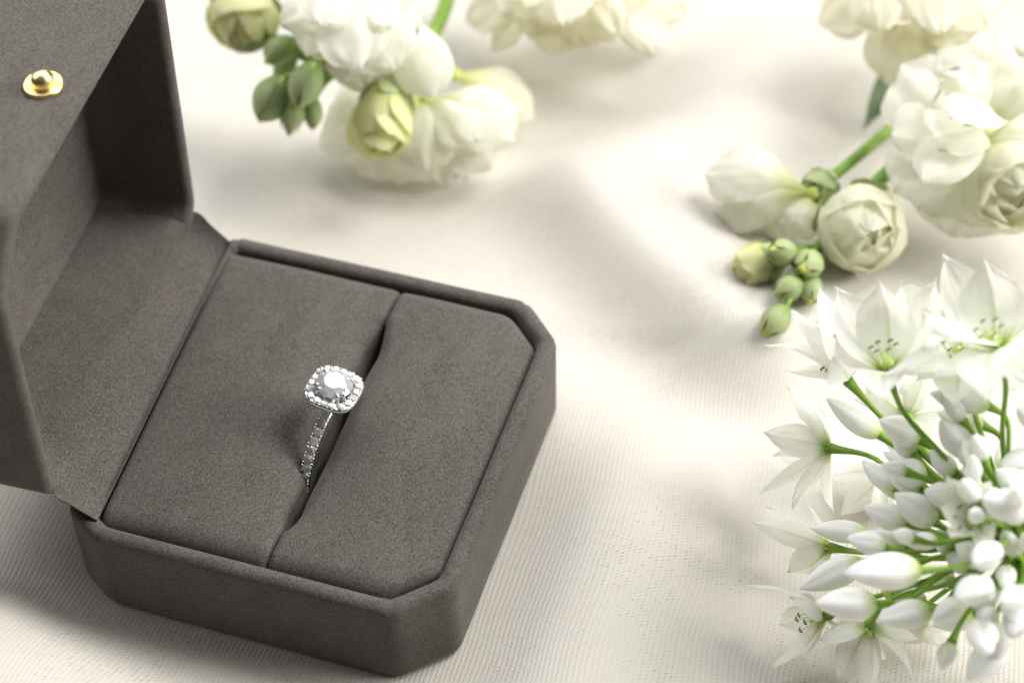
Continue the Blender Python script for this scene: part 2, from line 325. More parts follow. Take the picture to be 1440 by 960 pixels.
M = dict(
    suede=suede_mat('taupe_suede', (0.041, 0.0365, 0.032), (0.168, 0.153, 0.138)),
    board=green_mat('raw_board_edge', (0.10, 0.07, 0.045), (0.20, 0.14, 0.08), 0.9),
    cloth=cloth_mat(),
    stock=petal_mat('stock_petal', (0.955, 0.955, 0.92), (0.66, 0.72, 0.22), 0.25, 0.42, 0.58),
    cream=petal_mat('cream_stock_petal', (0.94, 0.93, 0.85), (0.74, 0.76, 0.28), 0.3, 0.5, 0.55, 0.1, 0.22, (0.97, 0.945, 0.78)),
    lime=petal_mat('young_petal', (0.90, 0.90, 0.56), (0.58, 0.66, 0.16), 0.4, 0.7, 0.45),
    allium=petal_mat('allium_petal', (0.95, 0.955, 0.94), (0.45, 0.60, 0.10), 0.55, 0.22, 0.56, 0.08, 0.22, (0.99, 0.99, 0.92)),
    rose=petal_mat('round_bloom_petal', (0.95, 0.95, 0.87), (0.76, 0.80, 0.36), 0.2, 0.6, 0.60),
    abud=petal_mat('allium_bud', (0.97, 0.975, 0.955), (0.42, 0.56, 0.10), 0.0, 0.32, 0.12, 0.12, 0.4, (0.97, 0.97, 0.86), 0.85),
    sepal=petal_mat('stock_sepal', (0.50, 0.57, 0.30), (0.19, 0.30, 0.085), 0.6, 1.0, 0.16),
    core=green_mat('bud_core', (0.45, 0.52, 0.10), (0.62, 0.64, 0.22), 0.5, 6),
    stem=green_mat('fresh_stem', (0.15, 0.28, 0.04), (0.25, 0.39, 0.07), 0.4, 3),
    pedicel=green_mat('pedicel', (0.18, 0.34, 0.035), (0.28, 0.45, 0.07), 0.35, 3),
    leaf=green_mat('grey_green_leaf', (0.10, 0.15, 0.075), (0.16, 0.21, 0.12), 0.6, 3, 0.3),
    ovary=green_mat('ovary', (0.42, 0.55, 0.10), (0.58, 0.66, 0.20), 0.4, 8),
    filament=green_mat('filament', (0.80, 0.83, 0.72), (0.90, 0.91, 0.86), 0.5, 6),
    anther=green_mat('anther', (0.16, 0.17, 0.07), (0.30, 0.30, 0.13), 0.8, 12),
    lint=green_mat('lint_fibre', (0.2, 0.19, 0.175), (0.34, 0.32, 0.3), 0.9),
    gold=metal_mat('brass_gold', (0.88, 0.68, 0.32), 0.30),
    silver=metal_mat('white_gold', (0.90, 0.90, 0.91), 0.24),
    gem=gem_mat('diamond'),
)

# ------------------------------------------------------------------ object helpers
WL = {}


def link(o, parent=None, wl=(0, 0, 0)):
    COL.objects.link(o)
    WL[o.name] = Vector(wl)
    if parent is not None:
        o.parent = parent
        o.location = Vector(wl) - WL[parent.name]
    else:
        o.location = Vector(wl)
    return o


def empty(name, loc, label, cat, group=None):
    o = bpy.data.objects.new(name, None)
    o.empty_display_size = 0.5
    link(o, None, loc)
    o['label'] = label
    o['category'] = cat
    if group:
        o['group'] = group
    return o


def mesh_obj(name, verts, faces, mat, parent=None, uvs=None, smooth=True, mats=None, fmat=None):
    """World-space vertices; the origin goes to their middle."""
    V = np.array(verts, float)
    c = V.mean(axis=0)
    me = bpy.data.meshes.new(name)
    me.from_pydata((V - c).tolist(), [], faces)
    if uvs is not None:
        lay = me.uv_layers.new(name='UVMap')
        idx = np.empty(len(me.loops), dtype=np.int32)
        me.loops.foreach_get('vertex_index', idx)
        lay.data.foreach_set('uv', np.array(uvs, dtype=np.float32)[idx].ravel())
    for mt in (mats or [mat]):
        me.materials.append(mt)
    if fmat is not None:
        me.polygons.foreach_set('material_index', fmat)
    if smooth:
        me.polygons.foreach_set('use_smooth', [True] * len(me.polygons))
    me.update()
    o = bpy.data.objects.new(name, me)
    return link(o, parent, tuple(c))


def grid_faces(nu, nv, off=0, wrap=False):
    f = []
    for j in range(nv - 1):
        for i in range(nu if wrap else nu - 1):
            a = off + j * nu + i
            b = off + j * nu + (i + 1) % nu
            f.append((a, b, b + nu, a + nu))
    return f


def catmull(P, n):
    P = [Vector(p) for p in P]
    Q = [P[0] * 2 - P[1]] + P + [P[-1] * 2 - P[-2]]
    out = []
    for k in range(len(P) - 1):
        a, b, c, d = Q[k:k + 4]
        for s in range(n):
            t = s / n
            out.append(0.5 * (2 * b + (c - a) * t + (2 * a - 5 * b + 4 * c - d) * t * t + (3 * b - a - 3 * c + d) * t ** 3))
    out.append(P[-1])
    return out


def tube(P, radii, nseg=8):
    """Swept round bar through points P; returns verts, faces."""
    n = len(P)
    V, F = [], []
    up = Vector((0.13, 0.21, 1)).normalized()
    for i, p in enumerate(P):
        t = (P[min(i + 1, n - 1)] - P[max(i - 1, 0)]).normalized()
        s = t.cross(up)
        if s.length < 1e-3:
            s = t.cross(Vector((1, 0, 0)))
        s.normalize()
        w = s.cross(t)
        r = radii[i] if isinstance(radii, (list, tuple)) else radii
        for k in range(nseg):
            a = 2 * math.pi * k / nseg
            V.append(p + (s * math.cos(a) + w * math.sin(a)) * r)
    F = grid_faces(nseg, n, wrap=True)
    F.append(tuple(range(nseg))[::-1])
    F.append(tuple(range((n - 1) * nseg, n * nseg)))
    return V, F


# ------------------------------------------------------------------ the cloth
def sstep(a, b, x):
    t = np.clip((x - a) / (b - a), 0, 1)
    return t * t * (3 - 2 * t)


def cloth_height(X, Y):
    H = np.zeros_like(X)
    # fold crossing behind the box to the right: steep towards the box, shaped to give a grey shadow band
    def fold(p, q, amp, w_near, w_far, ends):
        d = np.array(q) - np.array(p)
        ln = np.hypot(*d)
        d = d / ln
        nrm = np.array((-d[1], d[0]))
        s = (X - p[0]) * d[0] + (Y - p[1]) * d[1]
        t = (X - p[0]) * nrm[0] + (Y - p[1]) * nrm[1]
        t = t + 0.35 * np.sin(s * 0.55 + 0.6)
        prof = np.where(t < 0, np.exp(-(t / w_near) ** 2), np.exp(-(t / w_far) ** 2))
        lim = sstep(-ends, ends * 0.6, s) * (1 - sstep(ln - ends * 0.6, ln + ends, s))
        return amp * prof * lim
    H += fold((4.9, 11.0), (9.2, 7.3), 0.88, 1.15, 3.2, 1.6)
    H += fold((8.0, -2.5), (8.3, 4.4), 0.55, 1.35, 2.6, 2.0)  # likewise shaped for the soft dark strip beside the tray
    # near left corner, raised to set where the shadow beside the tray ends
    t = -(X * 0.27 + (Y + 0.75) * 0.96)
    H += 0.95 * sstep(-0.6, 1.5, t) * (1 - sstep(2.4, 5.0, X))
    H += 0.02 * np.sin(X * 0.9 + 1.3) * np.sin(Y * 0.7 + 0.4)
    H += 0.008 * np.sin(X * 1.7 - Y * 1.1)
    # lies flat under the box
    inside = 1 - sstep(0.0, 1.0, np.maximum.reduce([-X / 0.8, (X - 6.0) / 2.0, -Y / 0.7, (Y - 6.4) / 1.2]))
    H = H * (1 - inside)
    return H


def CH(x, y):
    return float(cloth_height(np.array([[x]]), np.array([[y]]))[0, 0])


xs = np.concatenate([np.linspace(-60, -8, 14)[:-1], np.arange(-8, 20, 0.13), np.linspace(20, 70, 13)])
ys = np.concatenate([np.linspace(-50, -6, 12)[:-1], np.arange(-6, 22, 0.13), np.linspace(22, 90, 16)])
GX, GY = np.meshgrid(xs, ys)
GZ = cloth_height(GX, GY) - 0.004
me = bpy.data.meshes.new('cloth')
me.from_pydata(np.c_[GX.ravel(), GY.ravel(), GZ.ravel()].tolist(), [], grid_faces(len(xs), len(ys)))
me.polygons.foreach_set('use_smooth', [True] * len(me.polygons))
me.materials.append(M['cloth'])
cloth = bpy.data.objects.new('cloth', me)
link(cloth)
cloth['kind'] = 'structure'
cloth['label'] = 'cream ribbed twill cloth spread in soft folds'

# ------------------------------------------------------------------ the ring box
def offset_poly(P, d):
    n = len(P)
    out = []
    for i in range(n):
        a, b, c = (np.array(P[k % n], float) for k in (i - 1, i, i + 1))
        e1 = (b - a) / np.linalg.norm(b - a)
        e2 = (c - b) / np.linalg.norm(c - b)
        n1 = np.array((-e1[1], e1[0]))
        n2 = np.array((-e2[1], e2[0]))
        k = (n1 + n2)
        out.append(b + k * d / (1 + n1 @ n2))
    return out


def round_poly(P, r, n=5):
    N = len(P)
    out = []
    for i in range(N):
        a, b, c = P[i - 1], P[i], P[(i + 1) % N]
        l1, l2 = np.linalg.norm(b - a), np.linalg.norm(c - b)
        e1, e2 = (b - a) / l1, (c - b) / l2
        t = min(r, 0.42 * l1, 0.42 * l2)
        for k in range(n):
            s = k / (n - 1)
            out.append((1 - s) ** 2 * (b - e1 * t) + 2 * s * (1 - s) * b + s * s * (b + e2 * t))
    return out


def shell(P, profile, fillet, xf, crease=0.0):
    """Tray-like shell: rings of the outline inset by d at height z, capped at both ends."""
    V, F = [], []
    rings = [round_poly(offset_poly(P, d), max(0.03, fillet)) for d, z in profile]
    # split long edges too, so that noise can soften them
    n = None
    for (d, z), R in zip(profile, rings):
        pts = []
        zs = []
        top = max(q[1] for q in profile)
        for i in range(len(R)):
            a, b = R[i], R[(i + 1) % len(R)]
            ks = 14 if (i % 5) == 4 else 1
            for k in range(ks):
                pts.append(a + (b - a) * k / ks)
                zs.append(-crease if (i % 5) == 2 and z > top - 0.14 else 0.0)
        n = len(pts)
        for p, dz in zip(pts, zs):
            w = 0.012 * noise.noise(Vector((p[0] * 1.3, p[1] * 1.3, z * 1.3)))
            V.append(xf(p[0] + w, p[1] - w, z + w * 0.6 + dz))
    F = grid_faces(n, len(profile), wrap=True)
    F.append(tuple(range(n))[::-1])
    F.append(tuple(range((len(profile) - 1) * n, len(profile) * n)))
    return V, F


box = empty('ring_box', (3.0, 3.2, 0), 'open dark taupe suede ring box with chamfered corners lying on the cream cloth', 'ring box')
H = 1.70
TRAY = [(0.62, 0), (5.283, 0), (6, 0.717), (6, 5.683), (5.283, 6.4), (0.25, 6.4), (0, 6.17), (0, 0.42)]


def rim_profile(h, wall, floor, rb=0.14):
    pr = [(rb, 0.0), (rb * 0.45, 0.025), (rb * 0.12, 0.07), (0, 0.15)]
    pr += [(0, h * k) for k in (0.3, 0.5, 0.7)]
    for k in range(0, 9):
        a = math.pi * k / 8
        pr.append((wall / 2 - wall / 2 * math.cos(a), h - wall * 0.5 + wall * 0.5 * math.sin(a)))
    pr += [(wall, h * 0.6), (wall, floor)]
    return pr


V, F = shell(TRAY, rim_profile(H, 0.29, 0.06), 0.17, lambda x, y, z: (x, y, z), 0.03)
mesh_obj('tray', V, F, M['suede'], box)

# cushions: two soft pads that pinch together at the ends of the slot and open round the ring
def cushion(xl, xr, y0, y1, slit_side, seed):
    nx, ny = 46, 70
    us = 0.5 - 0.5 * np.cos(np.linspace(0, math.pi, nx))
    vs = 0.5 - 0.5 * np.cos(np.linspace(0, math.pi, ny))
    V, F = [], []
    for v in vs:
        y = y0 + (y1 - y0) * v
        a, b = xl(y), xr(y)
        for u in us:
            x = a + (b - a) * u
            dl, dr = x - a, b - x
            op = slot_open(y)
            rs = 0.10 + 0.25 * op
            if slit_side > 0:
                ds, do = dr, dl
            else:
                ds, do = dl, dr
            z = 1.665 + 0.10 * math.sin(math.pi * u) ** 0.8 * math.sin(math.pi * v) ** 0.5
            for d, r, w in ((ds, rs, 1.0), (do, 0.11 if slit_side > 0 else 0.20, 0.8), (y - y0, 0.32, 0.8), (y1 - y, 0.26, 0.8)):
                if d < r:
                    z -= w * (r - math.sqrt(max(0.0, r * r - (r - d) ** 2)))
            # soft dip beside the slot, where the fabric is drawn in
            z -= 0.09 * op * math.exp(-(ds / 0.5) ** 2)
            z += 0.012 * noise.noise(Vector((x * 1.1 + seed, y * 1.1, 0)))
            V.append((x, y, z))
    F = grid_faces(nx, ny)
    # skirt to the tray floor
    loop = [i for i in range(nx)] + [j * nx + nx - 1 for j in range(1, ny)] + [(ny - 1) * nx + i for i in range(nx - 2, -1, -1)] + [j * nx for j in range(ny - 2, 0, -1)]
    base = len(V)
    for i in loop:
        x, y, z = V[i]
        V.append((x, y, z - 0.35))
    for i in loop:
        x, y, z = V[i]
        V.append((x, y, 0.10))
    n = len(loop)
    for k in range(n):
        a, b = loop[k], loop[(k + 1) % n]
        F.append((b, a, base + k, base + (k + 1) % n))
        F.append((base + (k + 1) % n, base + k, base + n + k, base + n + (k + 1) % n))
    return V, F


def slot_open(y):
    t = (y - 0.95) / (5.35 - 0.95)
    if t <= 0 or t >= 1:
        return 0.0
    return min(1.0, math.sin(math.pi * t) ** 0.55)


def slot_gap(y):
    return 0.075 * slot_open(y) + 0.06 * math.exp(-((y - 4.75) / 0.34) ** 2) + 0.055 * math.exp(-((y - 1.35) / 0.28) ** 2)


def slot_x(y):
    return 3.20 + 0.03 * math.sin(y * 1.3)


V, F = cushion(lambda y: 0.572 - 0.060 * (y - 0.3), lambda y: slot_x(y) - 0.012 - slot_gap(y), 0.31, 6.09, 1, 3.0)
mesh_obj('cushion', V, F, M['suede'], box)['label'] = 'wide cushion pad beside the hinge'
V, F = cushion(lambda y: slot_x(y) + 0.012 + 0.9 * slot_gap(y),
               lambda y: 5.69 - max(0, 0.62 - (y - 0.31)) - max(0, 0.62 - (6.09 - y)), 0.31, 6.09, -1, 9.0)
mesh_obj('cushion', V, F, M['suede'], box)['label'] = 'cushion pad at the front edge of the tray'

# loose lint caught on the nap
rl = random.Random(11)
lv, lf = [], []
for k in range(13):
    x, y = rl.uniform(0.7, 5.5), rl.uniform(0.5, 5.9)
    a, ln = rl.uniform(0, 6.28), rl.uniform(0.05, 0.14)
    z = 1.70 + 0.06 * math.sin(math.pi * y / 6.4)
    P = [Vector((x + math.cos(a + c) * ln * s, y + math.sin(a + c) * ln * s, z + 0.02 + rl.uniform(0, 0.02))) for s, c in ((0, 0), (0.5, rl.uniform(-.3, .3)), (1, rl.uniform(-.6, .6)))]
    v_, f_ = tube(catmull(P, 3), 0.0022, 4)
    lf += [tuple(i + len(lv) for i in f) for f in f_]
    lv += v_
lint_o = mesh_obj('lint', lv, lf, M['lint'], box)
lint_o['kind'] = 'stuff'

# lid: the same shell, hinged open; local axes s (away from hinge), y, n (depth)
LO = np.array((-0.07, 0.188, 1.502))
al, yaw = math.radians(88.6), 0.066
LS = np.array((math.cos(al) * math.cos(yaw), math.cos(al) * math.sin(yaw), math.sin(al)))
LN = np.array((-math.sin(al) * math.cos(yaw), -math.sin(al) * math.sin(yaw), math.cos(al)))
LY = np.array((-math.sin(yaw), math.cos(yaw), 0.0))
LA, LB = 5.62, 6.32
LID = [(0.68, 0), (LA - 0.82, 0), (LA, 0.82), (LA, LB - 0.5), (LA - 0.5, LB), (0.68, LB), (0, LB - 0.55), (0, 0.55)]
LD = 2.3


def lid_xf(s, y, z):      # z measured from the closed top; rim at z = LD
    return tuple(LO + LS * s + LY * y + LN * (LD - z))


V, F = shell(LID, rim_profile(LD, 0.24, 0.72, 0.16), 0.16, lid_xf)
lid = mesh_obj('lid', V, [f[::-1] for f in F], M['suede'], box)


def lathe_local(profile, O, ax, nseg=32):
    ax = Vector(ax).normalized()
    s = ax.orthogonal().normalized()
    t = ax.cross(s)
    V = []
    for r, z in profile:
        for k in range(nseg):
            a = 2 * math.pi * k / nseg
            V.append(Vector(O) + ax * z + (s * math.cos(a) + t * math.sin(a)) * r)
    F = grid_faces(nseg, len(profile), wrap=True)
    F.append(tuple(range((len(profile) - 1) * nseg, len(profile) * nseg)))
    return V, F


stud_o = LO + LS * (LA - 0.01) + LY * 3.27 + LN * 0.60
pr = [(0.27, -0.02), (0.285, 0.03), (0.275, 0.07), (0.25, 0.08), (0.225, 0.065), (0.195, 0.045), (0.175, 0.05), (0.165, 0.08), (0.162, 0.13)]
pr += [(0.166 * math.cos(a), 0.14 + 0.13 * math.sin(a)) for a in np.linspace(0.1, 1.45, 8)]
pr += [(0.004, 0.272)]
V, F = lathe_local(pr, stud_o, LS)
mesh_obj('snap_stud', V, F, M['gold'], lid)['label'] = 'polished gold snap stud'

# stiff panel covering the hinge
pn = catmull([(0.59, 0.27, 1.70), (0.19, 0.31, 1.865), (-0.07, 0.33, 1.98), (-0.42, 0.72, 2.05), (-1.00, 0.90, 2.10), (-1.76, 0.98, 2.14)], 4)
pf = catmull([(0.22, 6.15, 1.70), (-0.15, 6.27, 1.865), (-0.47, 6.39, 1.98), (-0.80, 6.12, 2.05), (-1.35, 6.00, 2.09), (-2.07, 5.92, 2.12)], 4)
NC = 9
V, F, fm = [], [], []
for th in (0.035, 0.0):
    for a, c in zip(pn, pf):
        for k in range(NC):
            V.append(a.lerp(c, k / (NC - 1)) + Vector((0, 0, th)))
nr = len(pn)
F = [f[::-1] for f in grid_faces(NC, nr)]
F += grid_faces(NC, nr, off=NC * nr)
fm = [0] * len(F)
B = NC * nr
for j in range(nr - 1):
    F.append((j * NC, (j + 1) * NC, B + (j + 1) * NC, B + j * NC))
    F.append((j * NC + NC - 1, B + j * NC + NC - 1, B + (j + 1) * NC + NC - 1, (j + 1) * NC + NC - 1))
    fm += [1, 1]
for k in range(NC - 1):
    F.append((k, B + k, B + k + 1, k + 1))
    fm.append(0)
po = mesh_obj('hinge_panel', V, F, None, box, smooth=False, mats=[M['suede'], M['board']], fmat=fm)
for pl in list(po.data.polygons)[:2 * (NC - 1) * (nr - 1)]:
    pl.use_smooth = True

# ------------------------------------------------------------------ the ring
RC = Vector((3.13, 3.10, 1.13))
ring = empty('diamond_ring', (RC.x, RC.y, 0.12), 'white gold halo ring with a round diamond, held in the ring box slot', 'ring')
RM = Matrix.Translation(RC) @ Matrix.Rotation(math.radians(6), 4, 'Y') @ Matrix.Rotation(math.radians(-2), 4, 'X') @ Matrix.Rotation(math.radians(-4), 4, 'Z')
RR = 1.0


def rx(v):
    return RM @ Vector(v)


# shank: flat-sided band swept round the circle, set wider at the shoulders
cs = []
for k in range(12):
    a = 2 * math.pi * k / 12
    ex = abs(math.cos(a)) ** 0.5 * math.copysign(1, math.cos(a))
    ey = abs(math.sin(a)) ** 0.5 * math.copysign(1, math.sin(a))
    cs.append((ex, ey))
V = []
NS = 120
for j in range(NS):
    a = 2 * math.pi * j / NS
    wd = 0.068 + 0.014 * max(0, math.cos(a)) ** 2
    for ex, ey in cs:
        r = RR - 0.07 + ey * 0.065
        V.append(rx((ex * wd, -r * math.sin(a), r * math.cos(a))))
F = []
nc = len(cs)
for j in range(NS):
    for i in range(nc):
        a, b = j * nc + i, j * nc + (i + 1) % nc
        c, d = ((j + 1) % NS) * nc + (i + 1) % nc, ((j + 1) % NS) * nc + i
        F.append((a, b, c, d))
mesh_obj('band', V, F, M['silver'], ring)


def brilliant_mesh():
    bm = bmesh.new()
    for k in range(8):
        a = k * math.pi / 4
        b = a + math.pi / 8
        bm.verts.new((0.28 * math.cos(a), 0.28 * math.sin(a), 0.150))
        bm.verts.new((0.40 * math.cos(b), 0.40 * math.sin(b), 0.088))
        bm.verts.new((0.13 * math.cos(b), 0.13 * math.sin(b), -0.345))
    for k in range(16):
        a = k * math.pi / 8
        for z in (0.0, -0.018):
            bm.verts.new((0.5 * math.cos(a), 0.5 * math.sin(a), z))
    bm.verts.new((0, 0, -0.44))
    bmesh.ops.convex_hull(bm, input=bm.verts)
    me = bpy.data.meshes.new('brilliant')
    bmesh.ops.recalc_face_normals(bm, faces=bm.faces)
    bm.to_mesh(me)
    bm.free()
    me.materials.append(M['gem'])
    return me


BRIL = brilliant_mesh()


def stone(name, lm, dia):
    """lm: local matrix in ring space (z is the table's normal)."""
    o = bpy.data.objects.new(name, BRIL)
    COL.objects.link(o)
    o.parent = ring
    o.matrix_basis = Matrix.Translation(-WL[ring.name]) @ RM @ lm @ Matrix.Scale(dia, 4)
    return o


bead_v, bead_f = [], []


def bead(p, r):
    ico = ICO
    off = len(bead_v)
    for v in ico[0]:
        bead_v.append(rx(Vector(p) + Vector(v) * r))
    bead_f.extend(tuple(i + off for i in f) for f in ico[1])


bm = bmesh.new()
bmesh.ops.create_icosphere(bm, subdivisions=2, radius=1.0)
bm.verts.index_update()
ICO = ([tuple(v.co) for v in bm.verts], [tuple(v.index for v in f.verts) for f in bm.faces])
bm.free()

for sgn in (1, -1):
    for k in range(9):
        a = sgn * (math.radians(24) + k * 0.148)
        rm = Matrix.Rotation(a, 4, 'X') @ Matrix.Translation((0, 0, RR + 0.018)) @ Matrix.Rotation(k * 0.7, 4, 'Z') @ Matrix.Rotation(random.uniform(-.2, .2), 4, 'X') @ Matrix.Rotation(random.uniform(-.2, .2), 4, 'Y')
        stone('pave_stone', rm, 0.145)
    for k in range(10):
        a = sgn * (math.radians(24) + (k - 0.5) * 0.148)
        for sx in (-1, 1):
            for da in (-0.026, 0.026):
                r = RR + 0.022
                bead((sx * 0.070, -r * math.sin(a + da), r * math.cos(a + da)), 0.016)

# head: cushion-shaped halo plate on a basket
HZ = RR + 0.27


def squircle(a, r, n=3.1):
    c, s = math.cos(a), math.sin(a)
    k = (abs(c) ** n + abs(s) ** n) ** (-1 / n)
    return (r * k * c, r * k * s)


prof = [(0.235, -0.03), (0.27, -0.075), (0.36, -0.085), (0.405, -0.055), (0.415, -0.01), (0.400, 0.025), (0.385, 0.03), (0.31, 0.022), (0.285, 0.035), (0.262, 0.03)]
V = []
NQ = 64
for r, z in prof:
    for k in range(NQ):
        p = squircle(2 * math.pi * k / NQ, r)
        V.append(rx((p[0], p[1], HZ + z)))
F = grid_faces(NQ, len(prof), wrap=True)
F += [((len(prof) - 1) * NQ + k, (len(prof) - 1) * NQ + (k + 1) % NQ, (k + 1) % NQ, k) for k in range(NQ)]
halo = mesh_obj('halo_setting', V, F, M['silver'], ring)
HN = 18
for k in range(HN):
    # even steps along the squircle
    a = 2 * math.pi * (k + 0.5) / HN
    p = squircle(a, 0.338)
    stone('halo_stone', Matrix.Translation((p[0], p[1], HZ + 0.045)) @ Matrix.Rotation(k * 1.1, 4, 'Z') @ Matrix.Rotation(random.uniform(-.2, .2), 4, 'X') @ Matrix.Rotation(random.uniform(-.2, .2), 4, 'Y'), 0.136)
    for da, r in ((-0.5, 0.398), (0, 0.402), (0.5, 0.398)):
        q = squircle(a + da * 2 * math.pi / HN, r)
        bead((q[0], q[1], HZ + 0.030), 0.014)
    q = squircle(a + math.pi / HN, 0.282)
    bead((q[0], q[1], HZ + 0.050), 0.013)
bd = mesh_obj('bead_prongs', bead_v, bead_f, M['silver'], ring)
bd['kind'] = 'stuff'
stone('diamond', Matrix.Translation((0, 0, HZ + 0.125)) @ Matrix.Rotation(0.2, 4, 'Z'), 0.575)
for k in range(4):
    for da in (-0.17, 0.17):
        a = math.pi / 4 + k * math.pi / 2 + da
        c, s = math.cos(a), math.sin(a)
        P = [Vector((0.10 * c, 0.10 * s, RR - 0.04)), Vector((0.20 * c, 0.20 * s, HZ - 0.06)), Vector((0.296 * c, 0.296 * s, HZ + 0.06)),
             Vector((0.292 * c, 0.292 * s, HZ + 0.135)), Vector((0.265 * c, 0.265 * s, HZ + 0.165)), Vector((0.235 * c, 0.235 * s, HZ + 0.168))]
        V, F = tube([rx(p) for p in catmull(P, 4)], [0.026] * 15 + [0.025, 0.024, 0.022, 0.020, 0.016, 0.008], 8)
        mesh_obj('prong', V, F, M['silver'], ring)

# ------------------------------------------------------------------ petals
W_ROUND = ([0, .10, .25, .42, .60, .76, .88, .96, 1.0], [.16, .24, .48, .76, .97, 1.0, .86, .58, .26])
W_LANCE = ([0, .12, .30, .48, .66, .82, .93, 1.0], [.34, .60, .92, 1.0, .86, .55, .26, .04])


def petal(b, t, w, bend, parent, mat, shape=W_ROUND, hint=None, cup=0.16, ruffle=0.0, curl=0.0, seed=0, name='petal', nu=15, nv=18):
    """One petal from its claw b to its tip t; hint points to the side it opens to."""
    b, t = Vector(b), Vector(t)
    ax = t - b
    Ln = ax.length
    ax.normalize()
    h = Vector(hint) if hint is not None else Vector((0, -0.3, 1))
    nrm = h - ax * h.dot(ax)
    if nrm.length < 1e-3:
        nrm = ax.orthogonal()
    nrm.normalize()
    sd = ax.cross(nrm)
    V, UV = [], []
    for j in range(nv):
        tt = j / (nv - 1)
        tt = tt ** 0.92
        wd = w * 0.5 * float(np.interp(tt, *shape))
        arc = bend * Ln * math.sin(math.pi * tt) - curl * Ln * max(0, tt - 0.55) ** 2 * 4
        for i in range(nu):
            u = -1 + 2 * i / (nu - 1)
            edge = abs(u) ** 1.5
            ph = noise.noise(Vector((tt * 3.1 + seed * 7.3, u * 2.2 + seed * 3.7, seed)))
            ph2 = noise.noise(Vector((tt * 6.5 + seed * 2.3, u * 4.2 - seed * 1.7, seed + 5)))
            ph3 = noise.noise(Vector((tt * 13.0 + seed, u * 7.0 + seed * 2.1, seed + 9)))
            rf = ruffle * w * (ph * 0.7 + ph2 * 0.5 + ph3 * 0.32) * (0.25 + 0.75 * max(edge, tt ** 2)) * min(1, tt * 2.2)
            z = arc + cup * w * (edge - 0.25) * math.sin(math.pi * min(1, 0.12 + tt * 0.8)) + rf
            z -= 0.02 * w * math.exp(-(u / 0.12) ** 2)
            tipo = -0.06 * Ln * edge * tt ** 3 + 0.05 * Ln * ph2 * ruffle * 4 * tt ** 4
            V.append(b + ax * (Ln * tt + tipo) + sd * (u * wd * (1 + 0.06 * ph)) + nrm * z)
            UV.append((0.5 + 0.5 * u, tt))
    # never below the cloth
    for v in V:
        f = CHF(v.x, v.y) + 0.015
        if v.z < f:
            v.z = f + 0.02 * abs(noise.noise(v * 3))
    return mesh_obj(name, V, grid_faces(nu, nv), mat, parent, UV)


_g = {}


def CHF(x, y):
    k = (round(x * 4), round(y * 4))
    if k not in _g:
        _g[k] = CH(k[0] / 4, k[1] / 4)
    return _g[k]


def cup_patch(b, axis, L, R, az, half, t0, t1, parent, mat, flare=0.0, ruffle=0.03, seed=0, name='petal', nu=9, nv=10, close=1.0):
    """Petal or sepal that wraps a bud: part of a lathed ovoid."""
    axis = Vector(axis).normalized()
    s = axis.orthogonal().normalized()
    q = axis.cross(s)
    V, UV = [], []
    for j in range(nv):
        g = j / (nv - 1)
        t = t0 + (t1 - t0) * g
        r = R * (math.sin(math.pi * min(0.999, 0.06 + 0.94 * t * close)) ** 0.65) + flare * R * g ** 3
        hw = half * float(np.interp(g, [0, .2, .6, .85, 1], [.6, .92, 1.0, .86, .45]))
        for i in range(nu):
            u = -1 + 2 * i / (nu - 1)
            ph = noise.noise(Vector((g * 3 + seed * 5.1, u * 2.4 + seed * 2.3, seed)))
            a = az + u * hw
            rr = r * (1 + ruffle * ph * (0.4 + g) + 0.05 * g * abs(u) ** 2)
            V.append(Vector(b) + axis * (L * (t + 0.10 * ruffle * 8 * ph * g * g)) + (s * math.cos(a) + q * math.sin(a)) * rr)
            UV.append((0.5 + 0.5 * u, g))
    return mesh_obj(name, V, grid_faces(nu, nv), mat, parent, UV)


def ovoid(name, b, t, w, mat, parent, power=0.8, grooves=0, depth=0.0, nseg=18, nr=14, twist=0.0, tipp=0.75):
    b, t = Vector(b), Vector(t)
    ax = t - b
    L = ax.length
    ax.normalize()
    s = ax.orthogonal().normalized()
    q = ax.cross(s)
    V, UV = [], []
    for j in range(nr):
        g = j / (nr - 1)
        r = w * 0.5 * max(0.02, (math.sin(math.pi * min(0.995, 0.05 + 0.95 * g ** tipp))) ** power)
        for k in range(nseg):
            a = 2 * math.pi * k / nseg
            gr = 1 - depth * (0.5 + 0.5 * math.cos(grooves * (a + twist * g))) ** 4 * min(1, g * 2)
            V.append(b + ax * L * g + (s * math.cos(a) + q * math.sin(a)) * r * gr)
            UV.append((k / nseg, g))
    F = grid_faces(nseg, nr, wrap=True)
    F.append(tuple(range(nseg))[::-1])
    F.append(tuple(range((nr - 1) * nseg, nr * nseg)))
    return mesh_obj(name, V, F, mat, parent, UV)


def stem_mesh(name, P, r0, r1, mat, parent, n=5, nseg=9):
    Q = catmull(P, n)
    V, F = tube(Q, [r0 + (r1 - r0) * k / (len(Q) - 1) for k in range(len(Q))], nseg)
    return mesh_obj(name, V, F, mat, parent)


# ------------------------------------------------------------------ allium
U = Vector(U)
al_root = empty('allium_flower', (U.x, U.y, 0), 'white allium head of starry florets and buds on green stalks, nearest flower on the right', 'flower')
stem_mesh('stalk', [U, U + Vector((1.2, -0.15, -0.5)), U + Vector((3.5, -0.5, -1.6)), U + Vector((8, -1.2, -2.2)), U + Vector((15, -2.5, -2.3))], 0.22, 0.27, M['stem'], al_root)
ovoid('umbel_hub', U + Vector((0.35, 0, -0.15)), U - Vector((0.35, 0, -0.15)), 0.6, M['stem'], al_root)
rs = random.Random(3)


